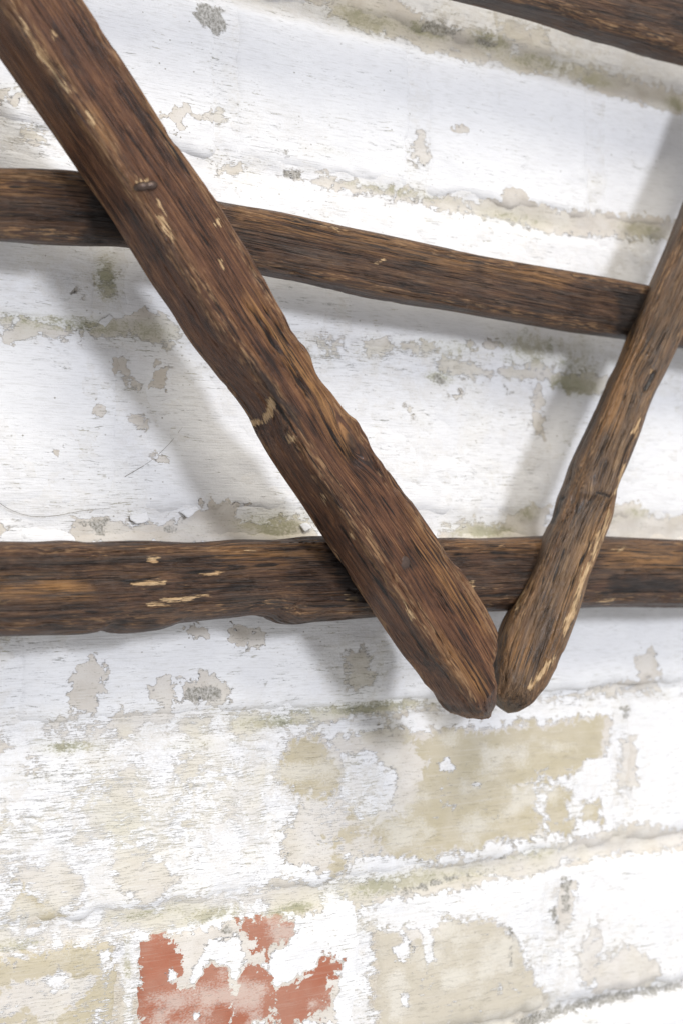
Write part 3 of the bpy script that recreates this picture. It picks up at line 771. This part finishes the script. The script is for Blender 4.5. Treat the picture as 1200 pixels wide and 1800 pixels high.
    j = np.arange(nring)
    f0 = np.stack([np.full(nring, nV), j, (j + 1) % nring], 1)
    f1 = np.stack([np.full(nring, nV + 1), (ns - 1) * nring + (j + 1) % nring, (ns - 1) * nring + j], 1)
    V = np.concatenate([V, [c0, c1]])
    grain = np.stack([U_ + seed * 311.0, A_, B_], 1)
    grain = np.concatenate([grain, [[seed * 311.0, 0, 0], [u[-1] + seed * 311.0, 0, 0]]])
    pad = lambda q: np.concatenate([q, [0, 0]])
    # orient faces outward
    q = F[len(F) // 2 + nring // 4]
    fn = np.cross(V[q[1]] - V[q[0]], V[q[3]] - V[q[0]])
    if fn @ (V[q[0]] - mid[min(q[0] // nring, ns - 1)]) < 0:
        F, f0, f1 = F[:, ::-1], f0[:, ::-1], f1[:, ::-1]
    o = mesh_obj(name, V, [F, f0, f1], mat, rack,
                 {'grain': grain, 'chip_glint': pad(chip_glint), 'arris': pad(arr), 'amber': pad(amb), 'stain_shade': pad(stn), 'crack': pad(np.clip(crk, 0, 1))})
    if label:
        o['label'] = label
    return o


# low rail: nearly level, split and hairy, wider where it is nearer on the left
beam('rail',
     [(-420, 960), (-200, 955), (-60, 954), (0, 953), (60, 953), (120, 951), (150, 954), (200, 951), (260, 950), (340, 953), (400, 949), (470, 948), (540, 944), (620, 946), (700, 947), (780, 946), (830, 948), (900, 946), (960, 943), (1060, 944), (1130, 947), (1200, 950), (1300, 953), (1500, 958), (1640, 962)],
     [(-420, 1146), (-200, 1130), (-60, 1122), (0, 1119), (80, 1115), (165, 1111), (178, 1107), (200, 1111), (275, 1106), (300, 1098), (350, 1091), (400, 1086), (480, 1087), (492, 1093), (560, 1092), (650, 1085), (740, 1080), (850, 1075), (900, 1073), (1010, 1068), (1100, 1067), (1200, 1067), (1300, 1064), (1500, 1058), (1640, 1052)],
     [26, 26, 26], 27, W_RAIL, p=3.2, roll=0.10, seed=3, lump=0.9, groove=1.25,
     chips_glints=[[(229, 1024), (262, 1020), (292, 1021), (290, 1027), (260, 1031), (232, 1031)], [(258, 1062), (300, 1050), (340, 1049), (342, 1055), (300, 1061), (262, 1066)], [(340, 1047), (366, 1043), (370, 1047), (345, 1051)],
            [(608, 1048), (624, 1046), (627, 1056), (610, 1058)], [(826, 1024), (834, 1023), (833, 1033), (827, 1032)], [(-10, 1056), (18, 1057), (14, 1061), (-10, 1062)], [(350, 1014), (380, 1005), (400, 1008), (370, 1016)], [(258, 978), (280, 980), (276, 990), (255, 988)],
            [(430, 968), (456, 966), (450, 972)], [(960, 950), (985, 951), (975, 957)], [(1070, 966), (1100, 962), (1090, 969)], [(1050, 1056), (1080, 1054), (1070, 1060)]],
     ambers=[[(0, 1020), (120, 1015), (160, 1045), (60, 1050), (0, 1045)], [(780, 948), (960, 945), (960, 962), (800, 965)], [(1060, 960), (1200, 965), (1200, 1000), (1070, 990)], [(380, 960), (560, 955), (560, 975), (400, 985)]],
     stains_shades=[[(565, 945), (600, 945), (660, 1060), (650, 1085), (610, 1060), (580, 1000)], [(1070, 1010), (1200, 1015), (1200, 1040), (1060, 1045)], [(180, 1085), (280, 1085), (280, 1104), (190, 1105)], [(320, 976), (340, 978), (336, 986), (322, 985)]],  # first patch paints the left leg's shadow on the rail
     cracks=[([(160, 1018), (240, 1022), (300, 1010), (400, 1000), (480, 1002)], 1.3, 7), ([(330, 985), (420, 996), (520, 990)], 0.9, 6), ([(790, 975), (850, 970), (905, 972)], 1.0, 6), ([(0, 1080), (100, 1072), (200, 1078)], 0.8, 6), ([(1060, 1040), (1200, 1042)], 1.0, 6), ([(820, 1050), (900, 1045)], 0.8, 5)],
     ends=(10, 10), label='lower cross rail, split and chipped')

# middle rail, bowed
beam('rail',
     [(-420, 288), (-250, 292), (-100, 294), (0, 295), (60, 296), (110, 299), (150, 304), (220, 320), (300, 337), (400, 357), (480, 371), (560, 388), (650, 407), (740, 427), (850, 450), (950, 468), (1050, 485), (1140, 502), (1250, 523), (1400, 552), (1520, 575)],
     [(-420, 408), (-250, 415), (-100, 421), (0, 425), (80, 430), (150, 433), (220, 436), (300, 452), (400, 472), (470, 487), (540, 500), (620, 519), (700, 534), (800, 549), (900, 567), (1000, 584), (1095, 597), (1140, 604), (1250, 620), (1400, 640), (1520, 657)],
     [30, 29, 27, 25], 23, W_RAIL, p=4.6, roll=-0.10, seed=11, lump=0.5, groove=0.8,
     ambers=[[(420, 366), (560, 394), (700, 424), (830, 455), (820, 470), (640, 430), (500, 400), (420, 385)], [(0, 300), (120, 302), (130, 326), (0, 330)], [(850, 460), (1000, 482), (980, 500), (860, 475)]],
     chips_glints=[[(660, 462), (676, 452), (678, 455), (664, 466)], [(560, 395), (600, 402), (598, 404), (560, 398)]],
     cracks=[([(420, 434), (465, 441), (500, 444)], 0.9, 5), ([(500, 380), (600, 402), (720, 428)], 0.7, 5), ([(0, 328), (130, 328)], 0.6, 5)],
     stains_shades=[[(150, 330), (220, 360), (230, 436), (120, 432), (150, 400)], [(1080, 505), (1140, 508), (1130, 600), (1080, 595)]],  # leg shadows painted dark on the rail, left of each leg
     ends=(10, 10), label='middle cross rail, slightly bowed')

# top rail, only its lower edge comes into the picture
beam('rail',
     [(-120, -372), (300, -258), (560, -190), (700, -150), (800, -128), (900, -104), (1000, -82), (1100, -58), (1200, -34), (1350, 4), (1500, 40)],
     [(-120, -245), (300, -133), (560, -62), (700, -24), (790, 0), (880, 23), (960, 46), (1030, 71), (1080, 83), (1140, 102), (1200, 117), (1350, 150), (1500, 182)],
     [42, 42, 42], 25, W_RAIL, p=4.0, roll=-0.05, seed=17, lump=0.7, groove=0.8, ends=(10, 10), label='uppermost cross rail')

# left leg, with its long split and a knot
beam('leg',
     [(-240, -240), (-150, -120), (-70, 5), (0, 108), (40, 165), (90, 235), (150, 322), (200, 395), (235, 450), (270, 505), (300, 548), (330, 597), (375, 655), (440, 742), (455, 775), (490, 832), (530, 890), (560, 936), (610, 1010), (665, 1092), (720, 1175), (762, 1235), (775, 1248), (792, 1258), (812, 1262), (838, 1263), (858, 1259)],
     [(-26, -240), (40, -150), (95, -70), (143, 0), (190, 72), (240, 148), (290, 226), (340, 298), (385, 362), (420, 420), (440, 450), (480, 525), (520, 590), (540, 620), (546, 640), (580, 690), (606, 724), (628, 745), (640, 764), (648, 784), (690, 838), (730, 895), (775, 958), (820, 1022), (855, 1078), (866, 1103), (860, 1150), (862, 1185), (868, 1215), (867, 1240), (862, 1255)],
     [58, 56, 54, 52], 26, W_LEG, p=9.0, roll=-0.02, seed=23, nring=230, lump=0.35,
     cracks=[([(425, 525), (450, 552), (480, 600), (505, 640), (540, 690), (570, 740)], 2.0, 8), ([(458, 532), (490, 575), (520, 625)], 1.2, 6), ([(300, 330), (340, 390), (380, 450)], 0.9, 5), ([(240, 170), (300, 250), (350, 330)], 0.7, 5),
             ([(620, 815), (600, 790), (575, 745), (560, 720)], 1.0, 6), ([(640, 830), (690, 900), (740, 980), (790, 1060)], 0.8, 5), ([(560, 860), (620, 960), (700, 1080), (770, 1190)], 0.7, 5), ([(440, 640), (480, 700), (530, 780), (590, 870)], 0.8, 6), ([(180, 20), (240, 110), (300, 205)], 0.6, 5)],
     chips_glints=[[(240, 318), (250, 316), (262, 312), (262, 320), (248, 328), (240, 326)], [(273, 347), (280, 350), (297, 380), (294, 388)], [(276, 378), (284, 380), (298, 400), (312, 422), (308, 424), (284, 402)], [(30, 28), (44, 40), (80, 100), (125, 160), (120, 165), (70, 105)], [(92, 50), (102, 62), (98, 68), (90, 58)],
            [(460, 738), (470, 715), (466, 700), (478, 694), (486, 708), (480, 730), (462, 748), (440, 750), (438, 738)], [(505, 762), (520, 766), (524, 776), (508, 778)], [(582, 684), (596, 690), (598, 702), (584, 694)], [(706, 1060), (714, 1060), (728, 1088), (722, 1090)], [(384, 458), (390, 458), (396, 472), (392, 474)],
            [(150, 195), (165, 205), (172, 225), (160, 215)], [(560, 865), (570, 870), (574, 888), (564, 880)], [(380, 384), (386, 386), (386, 396), (380, 392)], [(612, 936), (618, 936), (622, 946), (614, 944)]],
     ambers=[[(440, 510), (470, 540), (520, 610), (580, 690), (612, 760), (612, 800), (590, 770), (540, 690), (480, 600), (440, 550)], [(145, 190), (165, 195), (195, 245), (180, 250), (155, 220)], [(720, 900), (760, 950), (840, 1070), (850, 1110), (800, 1060), (740, 970)], [(250, 150), (270, 170), (330, 270), (310, 260)], [(770, 1120), (840, 1190), (850, 1220), (800, 1190)]],
     stains_shades=[[(702, 978), (720, 976), (732, 992), (726, 1004), (706, 1002)], [(612, 730), (624, 756), (634, 790), (622, 816), (606, 780), (600, 750)], [(85, 105), (115, 160), (140, 200), (120, 195), (85, 140)], [(430, 610), (470, 650), (520, 720), (560, 790), (540, 780), (480, 710), (430, 640)], [(756, 1228), (780, 1252), (860, 1262), (866, 1225), (850, 1245), (800, 1240)]],
     knots=[(622, 770, 16, 9, 3.2)],
     bumps=[(628, 752, 16, 9, 1.1, 1.2), (622, 805, 20, 10, 1.0, -1.6)],
     ends=(10, 9), label='longer leg with a deep split and a knot')

# right leg, turned towards the left, rounded foot
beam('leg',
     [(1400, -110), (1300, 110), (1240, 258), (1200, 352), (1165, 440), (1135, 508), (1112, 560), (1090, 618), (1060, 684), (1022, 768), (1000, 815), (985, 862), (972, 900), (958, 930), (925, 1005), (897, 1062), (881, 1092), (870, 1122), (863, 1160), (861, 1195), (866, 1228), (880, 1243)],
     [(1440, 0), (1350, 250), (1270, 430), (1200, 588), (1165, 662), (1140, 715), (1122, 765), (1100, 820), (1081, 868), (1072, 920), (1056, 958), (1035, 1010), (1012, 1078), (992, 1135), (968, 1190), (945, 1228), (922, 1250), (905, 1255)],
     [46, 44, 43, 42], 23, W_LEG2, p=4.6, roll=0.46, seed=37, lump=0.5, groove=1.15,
     cracks=[([(1000, 870), (985, 880), (975, 905), (962, 930)], 1.1, 6), ([(1040, 865), (1060, 868), (1078, 876)], 1.0, 5), ([(960, 1000), (945, 1050), (935, 1110)], 0.8, 5), ([(1010, 900), (990, 970), (965, 1040)], 0.6, 5), ([(1130, 690), (1145, 665), (1152, 650)], 2.0, 9), ([(1040, 920), (1035, 960), (1010, 1010), (1000, 1050)], 0.9, 5)],
     chips_glints=[[(1070, 895), (1076, 900), (1066, 930), (1058, 950), (1056, 935)], [(1030, 985), (1038, 990), (1018, 1050), (1000, 1100), (990, 1120), (988, 1105), (1008, 1050)], [(960, 1165), (975, 1150), (978, 1155), (955, 1190), (930, 1215), (925, 1208)], [(1078, 870), (1090, 830), (1096, 815), (1098, 820), (1084, 865)], [(1110, 760), (1124, 730), (1128, 735), (1116, 770)], [(905, 1060), (918, 1035), (920, 1040), (908, 1070)], [(1040, 955), (1048, 940), (1055, 935), (1054, 960), (1042, 985), (1036, 975)], [(1142, 648), (1150, 645), (1148, 655), (1142, 658)]],  # worn spots; those down the right edge also paint the light it catches
     ambers=[[(1075, 880), (1078, 900), (1050, 980), (1015, 1070), (990, 1130), (960, 1180), (945, 1180), (980, 1110), (1010, 1030), (1040, 930)], [(905, 1050), (925, 1010), (930, 1030), (905, 1090), (885, 1110)], [(890, 1110), (930, 1120), (925, 1170), (885, 1170)], [(1100, 600), (1130, 600), (1080, 750), (1050, 760)]],
     stains_shades=[[(866, 1160), (872, 1160), (876, 1240), (864, 1232)], [(1140, 650), (1158, 648), (1140, 690), (1128, 690)]],
     knots=[(1040, 870, 12, 9, 2.5), (1140, 665, 12, 7, 2.2)],
     bumps=[(985, 880, 22, 14, 1.9, 0.9), (1045, 868, 40, 7, 0.1, 0.8), (905, 1205, 22, 22, 0, 0.9), (1010, 1075, 14, 40, 0.4, 0.6)],
     ends=(10, 11), label='shorter leg with rubbed pale edges, a painted-on lit rim and a rounded foot')

legs = [o for o in rack.children if o.name.startswith('leg')]
left_leg = legs[0]


# bent-over nail in the left leg
def tube(name, pts, rad, mat, parent, n=14):
    pts = np.array(pts, float)
    V, ns = [], len(pts)
    tg = np.gradient(pts, axis=0)
    for i in range(ns):
        t = tg[i] / np.linalg.norm(tg[i])
        a = np.cross(t, [0.1, -0.2, 0.97])
        a /= np.linalg.norm(a)
        b = np.cross(t, a)
        for j in range(n):
            q = 2 * math.pi * j / n
            V.append(pts[i] + rad[i] * (a * math.cos(q) + b * math.sin(q)))
    F = grid_faces(ns, n, True)
    caps = [np.array([list(range(n))[::-1]]), np.array([[(ns - 1) * n + j for j in range(n)]])]
    return mesh_obj(name, V, [F] + caps, mat, parent)


def surf(x, y):
    """point of the left leg seen at a photo pixel"""
    P = p2w(np.array(x, float), np.array(y, float), 0.0)
    me = left_leg.data
    co = np.empty(len(me.vertices) * 3, np.float32)
    me.vertices.foreach_get('co', co)
    co = co.reshape(-1, 3).astype(float) / MM
    px, py = w2p(co)
    m = np.nonzero(np.hypot(px - x, py - y) < 5)[0]
    dep = (co[m] - CC) @ CF
    return co[m[np.argmin(dep)]]


a0, a1 = surf(244, 331), surf(274, 322)
ax = a1 - a0
o_ = np.array([0.0, -1.0, 0.0])
tube('nail', [a0 + ax * t + o_ * hh for t, hh in ((0.0, -1.5), (0.03, 0.1), (0.12, 0.75), (0.30, 0.95), (0.48, 0.72), (0.56, 0.66), (0.70, 0.85), (0.86, 0.9), (0.97, 0.5), (1.0, -1.2))],
     [0.9, 1.35, 1.55, 1.6, 1.42, 1.40, 1.6, 1.65, 1.4, 0.8], IRON, left_leg)['label'] = 'bent-over iron nail'
c = surf(715, 990)
tube('nail', [c + o_ * -2.0, c + o_ * -0.4, c + o_ * 0.0, c + o_ * 0.12, c + o_ * 0.14], [2.9, 2.9, 2.6, 1.3, 0.05], IRON, left_leg)['label'] = 'dark nail head'


# ------------------------------------------------------------------ lifting flakes of paint and bristles stuck in it
def flake(poly, ang, lift, seed):
    q = W(*[c for p in poly for c in p])
    rg = np.random.RandomState(seed)
    ring = []
    for i in range(len(q)):                                # ragged outline
        a, b = q[i], q[(i + 1) % len(q)]
        for t in (0.0, 0.33, 0.66):
            ring.append(a + (b - a) * t + rg.uniform(-0.35, 0.35, 2))
    ring = np.array(ring)
    c = ring.mean(0)
    n = len(ring)
    d = np.array([math.cos(ang), math.sin(ang)])
    pts = np.concatenate([c + (ring - c) * f for f in (1.0, 0.75, 0.5, 0.25)] + [c[None]])
    t = (pts - c) @ d
    t = (t - t.min()) / (t.max() - t.min())
    y = relief(pts[:, 0], pts[:, 1]) - 0.10 - 0.55 * lift * t ** 2 + 0.12 * vnoise(pts[:, 0] / 1.5, pts[:, 1] / 1.5, t * 0, seed)
    fr = np.stack([pts[:, 0], y, pts[:, 1]], 1)
    bk = fr + np.array([0, 0.22, 0])
    m_ = len(pts)
    i = np.arange(n)
    j = (i + 1) % n
    quads, tris = [], []
    for k in range(3):
        f_ = np.stack([k * n + i, k * n + j, (k + 1) * n + j, (k + 1) * n + i], 1)
        quads += [f_, f_[:, ::-1] + m_]
    tr = np.stack([3 * n + i, 3 * n + j, np.full(n, 4 * n)], 1)
    tris += [tr, tr[:, ::-1] + m_]
    quads.append(np.stack([j, i, i + m_, j + m_], 1))
    V = np.concatenate([fr, bk])
    at = {'patches': np.full(len(V), 0.45), 'mottle': np.full(len(V), 0.45)}
    return mesh_obj('paint_flake', V, quads + tris, WALL, wall, at)


for k, (poly, ang, lift) in enumerate([
        ([(228, 905), (260, 900), (262, 914), (240, 922), (230, 915)], -1.5, 1.3), ([(318, 900), (345, 888), (350, 896), (330, 912)], -1.0, 1.2), ([(528, 922), (540, 918), (548, 928), (536, 936)], -1.2, 1.4),
        ([(170, 566), (190, 553), (196, 558), (182, 576)], -1.2, 1.2),
        ([(650, 930), (668, 925), (672, 936), (655, 940)], -1.4, 1.0)]):
    flake(poly, ang, lift, 200 + k)


def bristle(px, r=0.11):
    p = np.array(px, float)
    t = np.linspace(0, 1, 40)
    tt = np.linspace(0, 1, len(p))
    q = p2w(smooth_interp(t, tt, p[:, 0]), smooth_interp(t, tt, p[:, 1]), 0.0)
    q[:, 1] = relief(q[:, 0], q[:, 2]) - 0.18
    o = tube('bristle', q, np.full(40, r) * (1 - 0.6 * t), BRISTLE, wall, 6)
    return o


bn = Nodes('dark_bristle')
bn.put(bn.bsdf.inputs['Base Color'], bn.mix(bn.noise(bn.scale(bn.pos(), (300, 300, 300))), (0.10, 0.085, 0.06), (0.20, 0.17, 0.12)))
BRISTLE = bn.mat
for px in ([(-8, 878), (20, 896), (55, 907), (100, 906), (150, 897), (195, 893)], [(220, 838), (262, 812), (295, 782), (322, 748)], [(300, 835), (340, 841), (384, 847)], [(235, 1190), (246, 1185), (256, 1192)]):
    bristle(px)
